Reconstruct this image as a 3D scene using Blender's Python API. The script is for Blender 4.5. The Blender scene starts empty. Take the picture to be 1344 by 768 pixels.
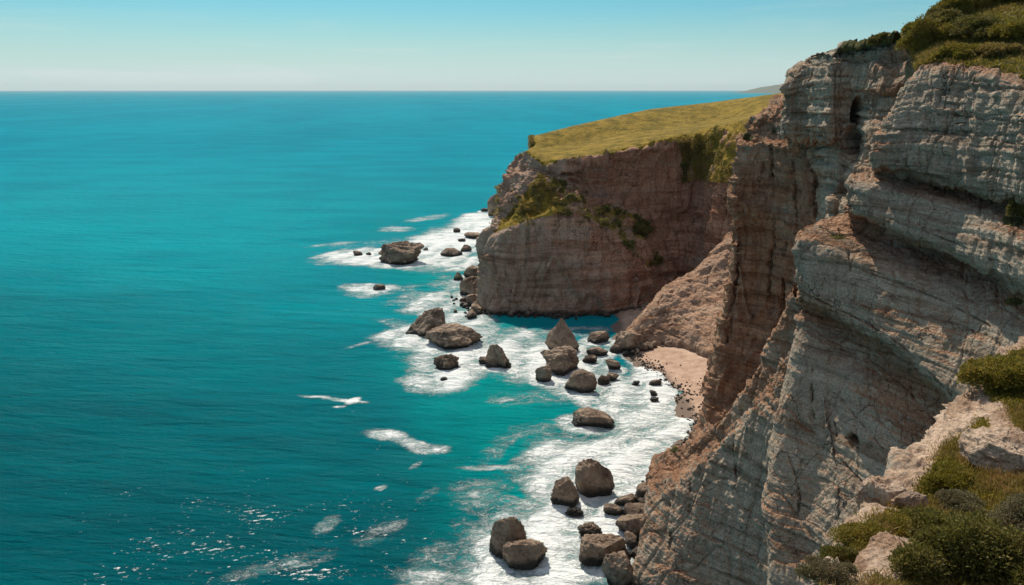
import bpy, math, random
import numpy as np
from mathutils import Vector
R = math.radians
random.seed(7); rng = np.random.default_rng(7)
scene = bpy.context.scene
col = scene.collection
# ------------------------------------------------------------------ camera
CAMZ = 60.0; F = 1100.0; PITCH = R(13.6)
SP, CP = math.sin(PITCH), math.cos(PITCH)
cd = bpy.data.cameras.new('camera'); cam = bpy.data.objects.new('camera', cd); col.objects.link(cam)
cam.location = (0, 0, CAMZ); cam.rotation_euler = (math.pi/2 - PITCH, 0, 0)
cd.sensor_width = 36; cd.lens = F/1344*36; cd.clip_start = .5; cd.clip_end = 200000
scene.camera = cam

def P(px, py, Y):
    u = (px-672)/F; v = (384-py)/F
    fw = CP+v*SP; up = v*CP-SP
    k = Y/fw
    return np.array([u*k, Y, CAMZ+up*k])
def PZ(px, py, z=0.0):
    u = (px-672)/F; v = (384-py)/F
    fw = CP+v*SP; up = v*CP-SP
    k = (z-CAMZ)/up
    return np.array([u*k, fw*k, z])
def proj(p):
    dz = p[..., 2]-CAMZ
    zc = p[..., 1]*CP-dz*SP
    zc = np.where(zc < .1, .1, zc)
    return 672+F*p[..., 0]/zc, 384-F*(p[..., 1]*SP+dz*CP)/zc

# ------------------------------------------------------------------ noise
perm = np.random.default_rng(3).permutation(256); perm = np.concatenate([perm, perm, perm])
g3 = np.random.default_rng(4).normal(size=(256, 3)); g3 /= np.linalg.norm(g3, axis=1)[:, None]
def pn(x, y, z):
    xi = np.floor(x).astype(np.int64); yi = np.floor(y).astype(np.int64); zi = np.floor(z).astype(np.int64)
    xf, yf, zf = x-xi, y-yi, z-zi
    xi &= 255; yi &= 255; zi &= 255
    f = lambda t: t*t*t*(t*(t*6-15)+10)
    u, v, w = f(xf), f(yf), f(zf)
    def gr(i, j, k):
        h = perm[perm[perm[(xi+i) & 255]+((yi+j) & 255)]+((zi+k) & 255)]
        g = g3[h]
        return g[..., 0]*(xf-i)+g[..., 1]*(yf-j)+g[..., 2]*(zf-k)
    L = lambda a, b, t: a+t*(b-a)
    return 1.6*L(L(L(gr(0,0,0), gr(1,0,0), u), L(gr(0,1,0), gr(1,1,0), u), v),
             L(L(gr(0,0,1), gr(1,0,1), u), L(gr(0,1,1), gr(1,1,1), u), v), w)
def fbm(p, s, o=4, g=.5, off=0., st=(1, 1, 1), ridge=False):
    a = 1.; t = 0.; r = 0.
    for i in range(o):
        n = pn(p[..., 0]*s*st[0]+off+i*17.3, p[..., 1]*s*st[1]+off*1.7, p[..., 2]*s*st[2]-off)
        if ridge: n = 1-2*np.abs(n)
        r = r+a*n; t += a; a *= g; s *= 2.03
    return r/t
def sm(x, a=0., b=1.):
    t = np.clip((x-a)/(b-a), 0, 1); return t*t*(3-2*t)

# ------------------------------------------------------------------ mesh helpers
def mesh_from(name, V, Fc, mat=None, smooth=True, attrs=None, kind=None, nside=4):
    me = bpy.data.meshes.new(name)
    V = np.ascontiguousarray(V, dtype=np.float32).reshape(-1, 3); Fc = np.ascontiguousarray(Fc, dtype=np.int32)
    me.vertices.add(len(V)); me.vertices.foreach_set('co', V.ravel())
    nf = Fc.shape[0]; k = Fc.shape[1]
    me.loops.add(nf*k); me.loops.foreach_set('vertex_index', Fc.ravel())
    me.polygons.add(nf)
    me.polygons.foreach_set('loop_start', np.arange(0, nf*k, k, dtype=np.int32))
    me.polygons.foreach_set('loop_total', np.full(nf, k, dtype=np.int32))
    me.update(calc_edges=True)
    me.polygons.foreach_set('use_smooth', np.full(nf, smooth, dtype=bool))
    for an, av in (attrs or {}).items():
        a = me.attributes.new(an, 'FLOAT', 'POINT'); a.data.foreach_set('value', np.ascontiguousarray(av, dtype=np.float32).ravel())
    if mat: me.materials.append(mat)
    o = bpy.data.objects.new(name, me); col.objects.link(o)
    if kind: o['kind'] = kind
    return o
def tag(o, label, cat, group=None, kind=None):
    o['label'] = label; o['category'] = cat
    if group: o['group'] = group
    if kind: o['kind'] = kind
    return o
def grid_faces(r, c):
    i = np.arange(r*c).reshape(r, c)
    return np.stack([i[:-1, :-1], i[:-1, 1:], i[1:, 1:], i[1:, :-1]], -1).reshape(-1, 4)
def interp(C, cnt, ts=.42):
    """cardinal spline along axis 0; cnt = samples per segment"""
    n = len(C); out = []; par = []
    for i in range(n-1):
        p0 = C[max(i-1, 0)]; p1 = C[i]; p2 = C[i+1]; p3 = C[min(i+2, n-1)]
        m1 = (p2-p0)*ts; m2 = (p3-p1)*ts
        k = cnt[i]
        t = np.arange(k + (1 if i == n-2 else 0))/k
        t = t.reshape((-1,)+(1,)*(C.ndim-1))
        out.append((2*t**3-3*t**2+1)*p1+(t**3-2*t**2+t)*m1+(-2*t**3+3*t**2)*p2+(t**3-t**2)*m2)
        par.append(i+t.ravel())
    return np.concatenate(out), np.concatenate(par)
def normals(G):
    a = np.gradient(G, axis=0); b = np.gradient(G, axis=1)
    n = np.cross(a, b); l = np.linalg.norm(n, axis=-1, keepdims=True)
    return n/np.maximum(l, 1e-9)
def spans(C, step):
    """samples per segment along axis 0 so that a step is about step pixels at the camera"""
    d = np.linalg.norm(np.diff(C, axis=0), axis=-1)
    dist = np.linalg.norm(C[1:]-np.array([0, 0, CAMZ]), axis=-1)
    pix = d/dist*F
    return [int(max(2, min(400, math.ceil(np.median(q)/step)))) for q in pix]
def rows_to(C): return np.array([[P(*q) if len(q) == 3 else np.array(q[1:]) for q in r] for r in C])
def segdist(x, y, line):
    d = np.full(x.shape, 1e9)
    for (ax, ay), (bx, by) in zip(line[:-1], line[1:]):
        dx, dy = bx-ax, by-ay; L = dx*dx+dy*dy
        t = np.clip(((x-ax)*dx+(y-ay)*dy)/L, 0, 1)
        d = np.minimum(d, np.hypot(x-ax-t*dx, y-ay-t*dy))
    return d
def inpoly(x, y, poly):
    c = np.zeros(x.shape, bool); j = len(poly)-1
    for i in range(len(poly)):
        xi, yi = poly[i]; xj, yj = poly[j]
        c ^= ((yi > y) != (yj > y)) & (x < (xj-xi)*(y-yi)/((yj-yi) or 1e-9)+xi)
        j = i
    return c
RES = 1.0; BLK = 1.15
def make_patch(C, step=1.5, ts=.42):
    """C: control rows x columns x 3 -> fine grid, row parameter, column parameter, bed height"""
    C = np.array(C)
    cr = spans(C, step*RES); cc = spans(C.transpose(1, 0, 2), step*RES)
    G, rp = interp(C, cr, ts)
    G, cpm = interp(G.transpose(1, 0, 2), cc, ts)
    G = G.transpose(1, 0, 2)
    rowh = -np.concatenate([[0], np.cumsum(np.mean(np.linalg.norm(np.diff(C, axis=0), axis=-1)[:, 1:-1], axis=1))])
    sb = np.interp(rp, np.arange(len(rowh)), rowh)
    colw = np.concatenate([[0], np.cumsum(np.mean(np.linalg.norm(np.diff(C, axis=1), axis=-1)[1:], axis=0))])
    global ALONG
    ALONG = np.repeat(np.interp(cpm, np.arange(len(colw)), colw)[None], G.shape[0], 0)
    return G, np.repeat(rp[:, None], G.shape[1], 1), np.repeat(cpm[None], G.shape[0], 0), np.repeat(sb[:, None], G.shape[1], 1)
def orient(G, N):
    d = (N*(np.array([0, 0, CAMZ])-G)).sum(-1)
    return N if np.median(d) > 0 else -N
def strata(G, S, f, off, wob=1.2):
    s = S+wob*fbm(G, .05, 2, off=off)
    q = np.stack([G[..., 0]*.02+off, G[..., 1]*.02, s*f], -1)
    a = pn(q[..., 0], q[..., 1], q[..., 2]); b = pn(q[..., 0]*2, q[..., 1]*2+5, q[..., 2]*2.7+9)
    c = pn(q[..., 0]*3+3, q[..., 1]*3, q[..., 2]*7.1)
    return np.tanh(a*4)*.55+np.tanh(b*4)*.3+np.tanh(c*3)*.15, s
def blocks(G, s, A, w, h, off):
    """joint-bounded blocks: each bed is cut into lengths that stand a little in or out"""
    q = h*.35*fbm(G, .5/h, 2, off=off+1); r = (s+q)/h+3*pn(s*0+off, s*0, s*.13/h)
    row = np.floor(r); hs = lambda a, b: perm[(perm[a.astype(np.int64) & 255]+b.astype(np.int64)) & 255]/255.
    a = (A+w*.22*fbm(G, .9/w, 3, off=off+7))/w*(.6+.9*hs(row, row*0+3))+17.3*hs(row, row*0+5); colm = np.floor(a)
    fr, fa = r-row, a-colm
    edge = np.minimum(np.minimum(fr, 1-fr)*h, np.minimum(fa, 1-fa)*w)
    return (hs(row+40, colm+90)-.5)*2, sm(edge, .0, .12*h), hs(row, row*0+11)-.5
def weather(G, S, rock, sc=1., off=0., amp=(1., 1., 1., 1.), N=None):
    """push a cliff surface in and out: big buttresses, bed ledges, flutes, crumble. rock = 0 on turf"""
    N = orient(G, normals(G)) if N is None else N
    big = fbm(G, .06/sc, 2, off=off, st=(1, 1, .5))*1.6*sc
    st, s = strata(G, S, .35/sc, off)
    fl = fbm(G, .30/sc, 3, off=off+4, st=(1, 1, .13), ridge=True)-.4
    cr = fbm(G, .55/sc, 5, .55, off=off+9)
    cr2 = fbm(G, .25/sc, 4, .6, off=off+30, ridge=True)-.4
    b1, e1, r1 = blocks(G, s, ALONG, 7*sc, 2.6*sc, off); b2, e2, r2 = blocks(G, s, ALONG, 2.6*sc, .95*sc, off+5)
    bl = .42*b1+.55*r1+.20*b2+.22*r2-.16*(1-e2)-.22*(1-e1)
    jt = np.abs(pn(G[..., 0]*.16/sc+off, G[..., 1]*.16/sc, G[..., 2]*.02/sc)); jt2 = np.abs(pn(G[..., 0]*.4/sc+off, G[..., 1]*.4/sc+5, G[..., 2]*.05/sc))
    fl = fl-.75*sm(1-jt/.045)-.35*sm(1-jt2/.05)
    D = amp[0]*big*(.06+.94*rock) + rock*(amp[1]*sc*(.30*st+BLK*bl)+amp[2]*.9*sc*fl+amp[3]*sc*(.40*cr+.32*cr2)) + (1-rock)*.12*sc*cr
    return G+N*D[..., None], s
def carve(G, S, N, lines=(), caves=()):
    px, py = proj(G); D = np.zeros(px.shape)
    for pts, w, d in lines:
        j = 3.0*pn(px*.07, py*.07, px*0+w*7)+1.6*pn(px*.25, py*.25, px*0+w*3); d = d*.7*sm(pn(px*.05+3, py*.05, px*0+w*5), -.5, .2); w = w*.75
        D -= d*sm(1-segdist(px+j, py+j*.6, pts)/w)
    G = G+N*D[..., None]
    for cx, cy, rx, ry, d in caves:
        r = np.hypot((px-cx)/rx, (py-cy)/ry)
        k = sm(r, 1.10, .70); nd = (N*(k > .2)[..., None]).reshape(-1, 3).sum(0); nd[2] = 0; nd /= np.linalg.norm(nd)
        G = G-nd*(d*k)[..., None]
    return G

# ------------------------------------------------------------------ materials
def newmat(name):
    m = bpy.data.materials.new(name); m.use_nodes = True
    nt = m.node_tree; nt.nodes.clear()
    out = nt.nodes.new('ShaderNodeOutputMaterial'); b = nt.nodes.new('ShaderNodeBsdfPrincipled')
    nt.links.new(b.outputs[0], out.inputs[0])
    return m, nt, b, out
class NB:
    def __init__(s, nt): s.nt = nt
    def link(s, v, inp):
        if isinstance(v, bpy.types.NodeSocket): s.nt.links.new(v, inp)
        elif v is not None:
            try: inp.default_value = v
            except Exception: inp.default_value = tuple(v)+(1,) if len(v) == 3 else v
    def geo(s, n='Position'): return s.nt.nodes.new('ShaderNodeNewGeometry').outputs[n]
    def attr(s, n):
        a = s.nt.nodes.new('ShaderNodeAttribute'); a.attribute_name = n; return a.outputs['Fac']
    def scale(s, v, k):
        m = s.nt.nodes.new('ShaderNodeMapping'); s.link(v, m.inputs[0]); m.inputs['Scale'].default_value = k; return m.outputs[0]
    def rot(s, v, rz, k):
        m = s.nt.nodes.new('ShaderNodeMapping'); s.link(v, m.inputs[0]); m.inputs['Rotation'].default_value = (0, 0, rz)
        r = s.nt.nodes.new('ShaderNodeMapping'); s.link(m.outputs[0], r.inputs[0]); r.inputs['Scale'].default_value = k; return r.outputs[0]
    def noise(s, v, sc, det=4, ro=.55, dist=0., out='Fac', lac=2.):
        n = s.nt.nodes.new('ShaderNodeTexNoise'); s.link(v, n.inputs['Vector']); n.inputs['Scale'].default_value = sc
        n.inputs['Detail'].default_value = det; n.inputs['Roughness'].default_value = ro; n.inputs['Distortion'].default_value = dist
        return n.outputs[out]
    def vor(s, v, sc, feat='F1', out='Distance', rnd=1.):
        n = s.nt.nodes.new('ShaderNodeTexVoronoi'); n.feature = feat; s.link(v, n.inputs['Vector']); n.inputs['Scale'].default_value = sc
        n.inputs['Randomness'].default_value = rnd
        return n.outputs[out]
    def m(s, op, a, b=None, c=None, clamp=False):
        n = s.nt.nodes.new('ShaderNodeMath'); n.operation = op; n.use_clamp = clamp
        s.link(a, n.inputs[0])
        if b is not None: s.link(b, n.inputs[1])
        if c is not None: s.link(c, n.inputs[2])
        return n.outputs[0]
    def ss(s, v, a, b, c=0., d=1.):
        n = s.nt.nodes.new('ShaderNodeMapRange'); n.interpolation_type = 'SMOOTHSTEP'
        s.link(v, n.inputs['Value']); n.inputs['From Min'].default_value = a; n.inputs['From Max'].default_value = b
        n.inputs['To Min'].default_value = c; n.inputs['To Max'].default_value = d
        return n.outputs['Result']
    def mix(s, f, a, b, mode='MIX'):
        n = s.nt.nodes.new('ShaderNodeMix'); n.data_type = 'RGBA'; n.blend_type = mode
        s.link(f, n.inputs[0]); s.link(a, n.inputs[6]); s.link(b, n.inputs[7]); return n.outputs[2]
    def comb(s, x, y, z):
        n = s.nt.nodes.new('ShaderNodeCombineXYZ'); s.link(x, n.inputs[0]); s.link(y, n.inputs[1]); s.link(z, n.inputs[2]); return n.outputs[0]
    def sep(s, v):
        n = s.nt.nodes.new('ShaderNodeSeparateXYZ'); s.link(v, n.inputs[0]); return n.outputs
    def vadd(s, a, b):
        n = s.nt.nodes.new('ShaderNodeVectorMath'); s.link(a, n.inputs[0]); s.link(b, n.inputs[1]); return n.outputs[0]
    def vscale(s, a, k):
        n = s.nt.nodes.new('ShaderNodeVectorMath'); n.operation = 'SCALE'; s.link(a, n.inputs[0]); n.inputs['Scale'].default_value = k; return n.outputs[0]
    def ramp(s, v, stops):
        n = s.nt.nodes.new('ShaderNodeValToRGB'); s.link(v, n.inputs[0]); cr = n.color_ramp
        while len(cr.elements) < len(stops): cr.elements.new(.5)
        for e, (p, c) in zip(cr.elements, stops): e.position = p; e.color = tuple(c)+(1,)
        return n.outputs[0]
    def bump(s, h, dist, st=1., nrm=None):
        n = s.nt.nodes.new('ShaderNodeBump'); s.link(h, n.inputs['Height']); n.inputs['Distance'].default_value = dist
        n.inputs['Strength'].default_value = st
        if nrm is not None: s.link(nrm, n.inputs['Normal'])
        return n.outputs[0]

def rock_material(name, sc=1., grey=((.28,.22,.165), (.70,.575,.44)), rust=((.27,.135,.08), (.58,.34,.21)), veg=((.035,.045,.012), (.15,.125,.035)), bs=1.):
    """bedded limestone / marl; attributes: s = bed height, rust = 0..1, veg = 0..1"""
    m, nt, b, out = newmat(name); n = NB(nt)
    pos = n.geo(); xyz = n.sep(pos); s = n.attr('s'); ru = n.attr('rust'); ve = n.attr('veg')
    bedv = n.comb(n.m('MULTIPLY', xyz[0], .05/sc), n.m('MULTIPLY', xyz[1], .05/sc), n.m('MULTIPLY', s, .9/sc))
    bed = n.noise(bedv, 1.0, 6, .68)
    bedf = n.noise(bedv, 5.0, 3, .6)
    blot = n.noise(pos, .11/sc, 5, .62, .4)
    fine = n.noise(pos, 2.2/sc, 7, .72)
    streak = n.noise(n.scale(pos, (.9/sc, .9/sc, .07/sc)), 1., 5, .65)
    t = n.m('ADD', n.m('MULTIPLY', bed, .75), n.m('MULTIPLY', fine, .5)); t = n.m('SUBTRACT', t, .12)
    gcol = n.ramp(t, [(.30, grey[0]), (.62, grey[1])])
    rcol = n.ramp(t, [(.30, rust[0]), (.62, rust[1])])
    rf = n.m('ADD', ru, n.m('ADD', n.m('MULTIPLY', n.m('SUBTRACT', blot, .5), 1.6), n.m('MULTIPLY', n.m('SUBTRACT', bed, .5), 1.1)))
    c = n.mix(n.ss(rf, .25, .85), gcol, rcol)
    bedw = n.noise(n.comb(n.m('MULTIPLY', xyz[0], .03/sc), n.m('MULTIPLY', xyz[1], .03/sc), n.m('MULTIPLY', s, .38/sc)), 1.7, 4, .7)
    c = n.mix(n.m('MULTIPLY', n.ss(bedw, .50, .62), .62), c, n.mix(1., c, (.50, .37, .28, 1), 'MULTIPLY'))
    c = n.mix(n.m('MULTIPLY', n.ss(bedw, .43, .35), .5), c, n.mix(.5, c, (.62, .52, .40, 1)))
    spk = n.noise(pos, 5.5/sc, 3, .8); c = n.mix(n.ss(spk, .56, .40), c, n.mix(1., c, (.68, .64, .60, 1), 'MULTIPLY'))
    c = n.mix(n.m('MULTIPLY', n.ss(streak, .52, .72), .55), c, n.mix(1., c, (.42, .36, .32, 1), 'MULTIPLY'))
    c = n.mix(n.m('MULTIPLY', n.ss(bedf, .60, .70), .5), c, n.mix(1., c, (.45, .38, .33, 1), 'MULTIPLY'))
    # thin joints
    wv = n.vadd(pos, n.vscale(n.noise(pos, .6/sc, 3, .5, out='Color'), 1.6*sc))
    jnt = n.vor(n.scale(wv, (.28/sc, .28/sc, .11/sc)), 1., 'DISTANCE_TO_EDGE')
    jm = n.m('MULTIPLY', n.ss(jnt, .012, 0.), n.ss(blot, .42, .58))
    c = n.mix(n.m('MULTIPLY', jm, .75), c, (.035, .028, .022, 1))
    zz = n.m('ADD', xyz[2], n.m('MULTIPLY', n.noise(pos, .5/sc, 3), -2.2)); c = n.mix(n.m('MULTIPLY', n.ss(zz, .6, -.3), .75), c, (.045, .035, .028, 1))      # wet, weedy tide band
    # plants
    vn = n.noise(pos, .9/sc, 5, .7); vc = n.ramp(n.noise(pos, .35/sc, 6, .75), [(.36, veg[0]), (.62, veg[1])])
    vm = n.ss(n.m('ADD', ve, n.m('MULTIPLY', n.m('SUBTRACT', vn, .5), .9)), .42, .58)
    c = n.mix(vm, c, vc)
    n.link(c, b.inputs['Base Color']); b.inputs['Roughness'].default_value = .93
    b.inputs['Specular IOR Level'].default_value = .2
    h1 = n.noise(pos, 1.3/sc, 9, .68)
    h2 = n.vor(n.scale(wv, (1.1/sc, 1.1/sc, .8/sc)), 1., 'F1')
    h = n.m('ADD', n.m('MULTIPLY', h1, 1.), n.m('ADD', n.m('MULTIPLY', bedf, .35), n.m('MULTIPLY', h2, .3)))
    h = n.m('SUBTRACT', h, n.m('MULTIPLY', jm, .4))
    pit = n.vor(pos, 2.6/sc, 'SMOOTH_F1'); h = n.m('ADD', h, n.m('MULTIPLY', n.m('MULTIPLY', pit, n.ss(blot, .35, .6)), .55))
    nb = n.bump(h, .75*sc*bs, 1.)
    n.link(nb, b.inputs['Normal'])
    return m
def foliage_material(name, dark, mid, dry, sc=1., amt=.5):
    m, nt, b, out = newmat(name); n = NB(nt)
    pos = n.geo(); rnd = n.geo('Random Per Island')
    big = n.noise(pos, .9*sc, 4, .7)
    c = n.mix(rnd, dark+(1,), mid+(1,))
    c = n.mix(n.m('MULTIPLY', n.ss(n.m('ADD', big, n.m('MULTIPLY', n.m('SUBTRACT', rnd, .5), .3)), .48, .70), amt), c, dry+(1,))
    n.link(c, b.inputs['Base Color']); b.inputs['Roughness'].default_value = .6
    b.inputs['Specular IOR Level'].default_value = .25
    tr = nt.nodes.new('ShaderNodeBsdfTranslucent'); n.link(c, tr.inputs[0])
    mx = nt.nodes.new('ShaderNodeMixShader'); mx.inputs[0].default_value = .38
    nt.links.new(b.outputs[0], mx.inputs[1]); nt.links.new(tr.outputs[0], mx.inputs[2]); nt.links.new(mx.outputs[0], out.inputs[0])
    return m

M_near = rock_material('near_cliff_rock', .8)
M_far = rock_material('headland_rock', 1.6, grey=((.36,.245,.18), (.66,.47,.36)), rust=((.48,.225,.14), (.78,.43,.29)), veg=((.15,.115,.012), (.42,.275,.04)))
M_talus = rock_material('talus_rock', 1.2, grey=((.36,.26,.19), (.64,.48,.36)), rust=((.40,.22,.145), (.68,.45,.31)))
M_ledge = rock_material('ledge_rock', .28, grey=((.32,.275,.23), (.60,.53,.45)), rust=((.38,.26,.18), (.68,.51,.38)), veg=((.10,.095,.02), (.30,.20,.05)), bs=.6)

# ------------------------------------------------------------------ cliffs
SCATTER = {}
def cliff(name, C, step, mat, sc, off, rustf, vegf=None, rockf=None, lines=(), caves=(), amp=(1, 1, 1, 1), ts=.42, mul=None, bedw=.3):
    G, rp, cpm, S = make_patch(C, step, ts)
    S = S*bedw+G[..., 2]*(1-bedw)
    px, py = proj(G)
    if mul is not None:
        k = mul(G, rp, cpm, px, py); amp = (amp[0], amp[1]*k, amp[2]*k, amp[3]*k)
    rock = np.ones(px.shape) if rockf is None else rockf(G, rp, cpm, px, py)
    G, s = weather(G, S, rock, sc, off, amp)
    N = orient(G, normals(G))
    if lines or caves: G = carve(G, S, N, lines, caves)
    N = orient(G, normals(G))
    px, py = proj(G)
    veg = np.zeros(px.shape) if vegf is None else vegf(G, rp, cpm, px, py, N)
    ru = rustf(G, rp, cpm, px, py) if callable(rustf) else np.full(px.shape, rustf)
    ru = ru+.45*sm(N[..., 2]+.15*fbm(G, .3, 3, off=77), .40, .8)
    fc = grid_faces(*G.shape[:2])
    a = normals(G)
    if (a*N).sum() < 0: fc = fc[:, ::-1]
    o = mesh_from(name, G, fc, mat, True, dict(s=s, rust=ru, veg=veg), 'structure')
    SCATTER[name] = (G.reshape(-1, 3), N.reshape(-1, 3), veg.ravel())
    return o

# --- far headland
def zb(row, z, dY):   # a row straight below another one, at height z
    out = []
    for q in row:
        p = P(*q) if len(q) == 3 else np.array(q[1:])
        out.append(('w', p[0], p[1]+dY, z))
    return out
HB = [(668,350,292),(658,367,262),(627,408,225.5),(690,415,221),(735,416,220),(800,412,222.5),(850,404,230),(892,388,241),(950,385,226),(1010,380,211)]
head = rows_to([
 [('w',22,330,-4),('w',24,325,-4),('w',40,345,-4),('w',60,360,-4),('w',80,370,-4),('w',100,380,-4),('w',120,380,-4),('w',150,380,-4),('w',170,370,-4),('w',190,350,-4)],
 [(712,196,300),(706,192,288),(706,189,283),(716,187,283),(735,182,287),(785,170,300),(862,153,320),(940,145,330),(1022,136,322),(1100,130,300)],
 [(706,200,292),(697,199,276),(702,192,262),(712,195,258),(740,192,262),(790,182,270),(872,168,280),(950,156,285),(1020,146,262),(1080,146,240)],
 [(702,206,292),(688,207,268),(692,199,250),(714,214,240),(750,209,241),(792,201,243),(868,184,250),(908,175,252),(985,158,238),(1040,165,225)],
 [(695,222,292),(674,226,267),(689,216,248),(713,228,239),(750,226,241),(790,224,244),(868,214,250),(912,206,251),(966,212,226),(1030,225,216)],
 [(685,246,292),(662,248,265),(676,246,244),(711,238,236.5),(752,245,240),(792,262,243),(868,262,249),(915,262,250),(957,262,226),(1020,280,214)],
 [(680,270,292),(655,268,264),(657,292,238),(700,276,232),(740,270,230.5),(800,292,234),(850,305,242),(905,310,247),(955,312,226),(1015,310,213)],
 [(678,295,292),(653,298,263),(641,312,232),(695,293,227),(740,284,227),(805,312,230),(850,330,237),(900,340,245),(952,345,226),(1012,340,212)],
 [(675,320,292),(655,335,263),(634,352,229),(692,350,224),(738,345,224),(805,355,226.5),(852,362,234),(896,366,243),(950,368,226),(1010,365,212)],
 HB, zb(HB, -5, -2)])
vegpoly = [(712,228),(735,236),(790,262),(850,290),(868,345),(850,352),(800,300),(745,276),(700,282),(655,302),(655,290),(690,250)]
def hveg(G, rp, c, px, py, N):
    k = sm(3.15-rp+.15*fbm(G, .15, 3), -.05, .1)
    nz = fbm(G, .12, 4, off=5)
    ledge = inpoly(px, py, vegpoly)*(.48+.5*nz)
    ledge = np.maximum(ledge, inpoly(px, py, [(710,226),(648,306),(690,290),(745,278)])*(.95+.3*nz))
    ledge2 = ((rp > 5) & (rp < 7.1) & (c < 4.6))*.75*sm(N[..., 2], .15, .5)
    rightslope = (c > 6.6)*(rp < 4.6)*(rp > 2.5)*(.62+.5*nz)
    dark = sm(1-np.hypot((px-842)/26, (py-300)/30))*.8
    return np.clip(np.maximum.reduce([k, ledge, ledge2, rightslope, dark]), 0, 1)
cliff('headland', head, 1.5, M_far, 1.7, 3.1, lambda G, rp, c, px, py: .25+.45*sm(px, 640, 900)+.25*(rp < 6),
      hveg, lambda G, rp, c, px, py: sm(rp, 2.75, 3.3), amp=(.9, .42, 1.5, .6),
      lines=[([(640,346),(700,350),(760,344),(850,352)], 1.6, 1.0), ([(835,360),(842,405)], 2.5, 1.8), ([(700,352),(703,410)], 2, 1.0), ([(768,330),(765,400)], 2, 1.2)])
# --- talus spur in the cove
tal = rows_to([
 [('w',26,204,-3),('w',31,212,-3),('w',36,218,-2),('w',42,225,-1),('w',50,232,0),('w',60,240,1),('w',75,250,2),('w',90,250,2)],
 [(812,452,196),(838,420,203),(858,400,208),(876,384,213),(905,366,218),(935,345,224),(962,318,230),(1000,290,235)],
 [(808,450,194.5),(834,430,196),(856,404,199),(872,387,203),(900,365,208),(930,340,214),(960,306,221),(1005,260,228)],
 [(812,455,193),(842,438,193.5),(864,424,194.5),(882,412,196.5),(912,400,198.5),(942,385,202),(985,350,208),(1030,310,214)],
 [(815,462,191.5),(845,456,191),(872,450,190.5),(895,450,188.5),(920,458,182),(945,468,178),(990,470,172),(1040,470,165)],
 [('w',25,187,-3),('w',33,188,-2.5),('w',38,186,-2),('w',43,184,-2),('w',48,178,-2),('w',52,172,-2),('w',60,165,-2),('w',70,158,-2)]])
cliff('talus_slope', tal, 1.5, M_talus, 1.1, 11.7, .55, lambda G, rp, c, px, py, N: (fbm(G, .3, 3)*.5), amp=(1.1, .25, .6, 1.3))
# --- reddish buttress above the beach
B9 = [(925,570,150),(905,594,131.5),(935,612,123),(985,640,114),(1040,660,107),(1105,660,100)]
b1 = rows_to([
 [(1020,150,175),(1005,154,165),(1018,145,160),(1040,135,155),(1070,140,150),(1110,150,145)],
 [(1005,165,168),(990,161,149),(1010,144,146),(1030,138,141),(1062,140,136),(1105,145,128)],
 [(998,190,167),(980,184,147),(1012,181,142),(1035,182,136),(1065,186,131),(1105,190,124)],
 [(985,190,166),(972,192,144.5),(1008,189,140.5),(1034,190,135),(1065,194,130),(1105,200,123)],
 [(985,240,166),(962,237,143.5),(1000,240,139.5),(1035,243,134.5),(1065,245,129.5),(1105,250,122)],
 [(980,280,165),(955,273,142.5),(1000,283,138.5),(1035,290,133.5),(1065,295,129),(1105,300,122)],
 [(985,310,166),(964,308,144),(1002,320,140.5),(1035,330,135),(1065,340,130),(1105,345,122)],
 [(970,395,165),(946,393,143),(990,408,139),(1030,420,134),(1062,430,129),(1105,430,121)],
 [(955,475,163),(931,474,141),(978,492,135.5),(1022,505,130),(1060,515,124),(1105,520,117)],
 [(940,540,158),(922,540,137.5),(960,562,130),(1012,580,122),(1055,590,116),(1105,590,109)],
 B9, zb(B9, -4, -3)])
def b1veg(G, rp, c, px, py, N):
    nz = fbm(G, .5, 3, off=8)
    a = sm(1-np.hypot((px-982)/14, (py-180)/14))+sm(1-np.hypot((px-1016)/9, (py-172)/11))
    base = sm(1-np.hypot((px-905)/14, (py-585)/22))*.9
    return np.clip(np.maximum(a, base)*(.8+.6*nz), 0, 1)
cliff('red_buttress', b1, 1.5, M_near, 1.2, 21.3, lambda G, rp, c, px, py: .62+.25*sm(rp, 3, 4)-.15*sm(rp, 8, 10), b1veg,
      amp=(.7, .8, .9, .6), lines=[([(992,395),(990,440),(986,455)], 3.5, 1.6), ([(1002,215),(1000,238)], 2.5, 1.2), ([(1040,190),(1046,300)], 2.5, 1.), ([(1068,190),(1072,300),(1060,420)], 5, 3.), ([(1012,190),(1016,300),(1008,400)], 3.5, 2.), ([(972,300),(966,380),(955,450)], 3, 1.8), ([(1030,320),(1026,420),(1015,500)], 4, 2.2)])
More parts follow.
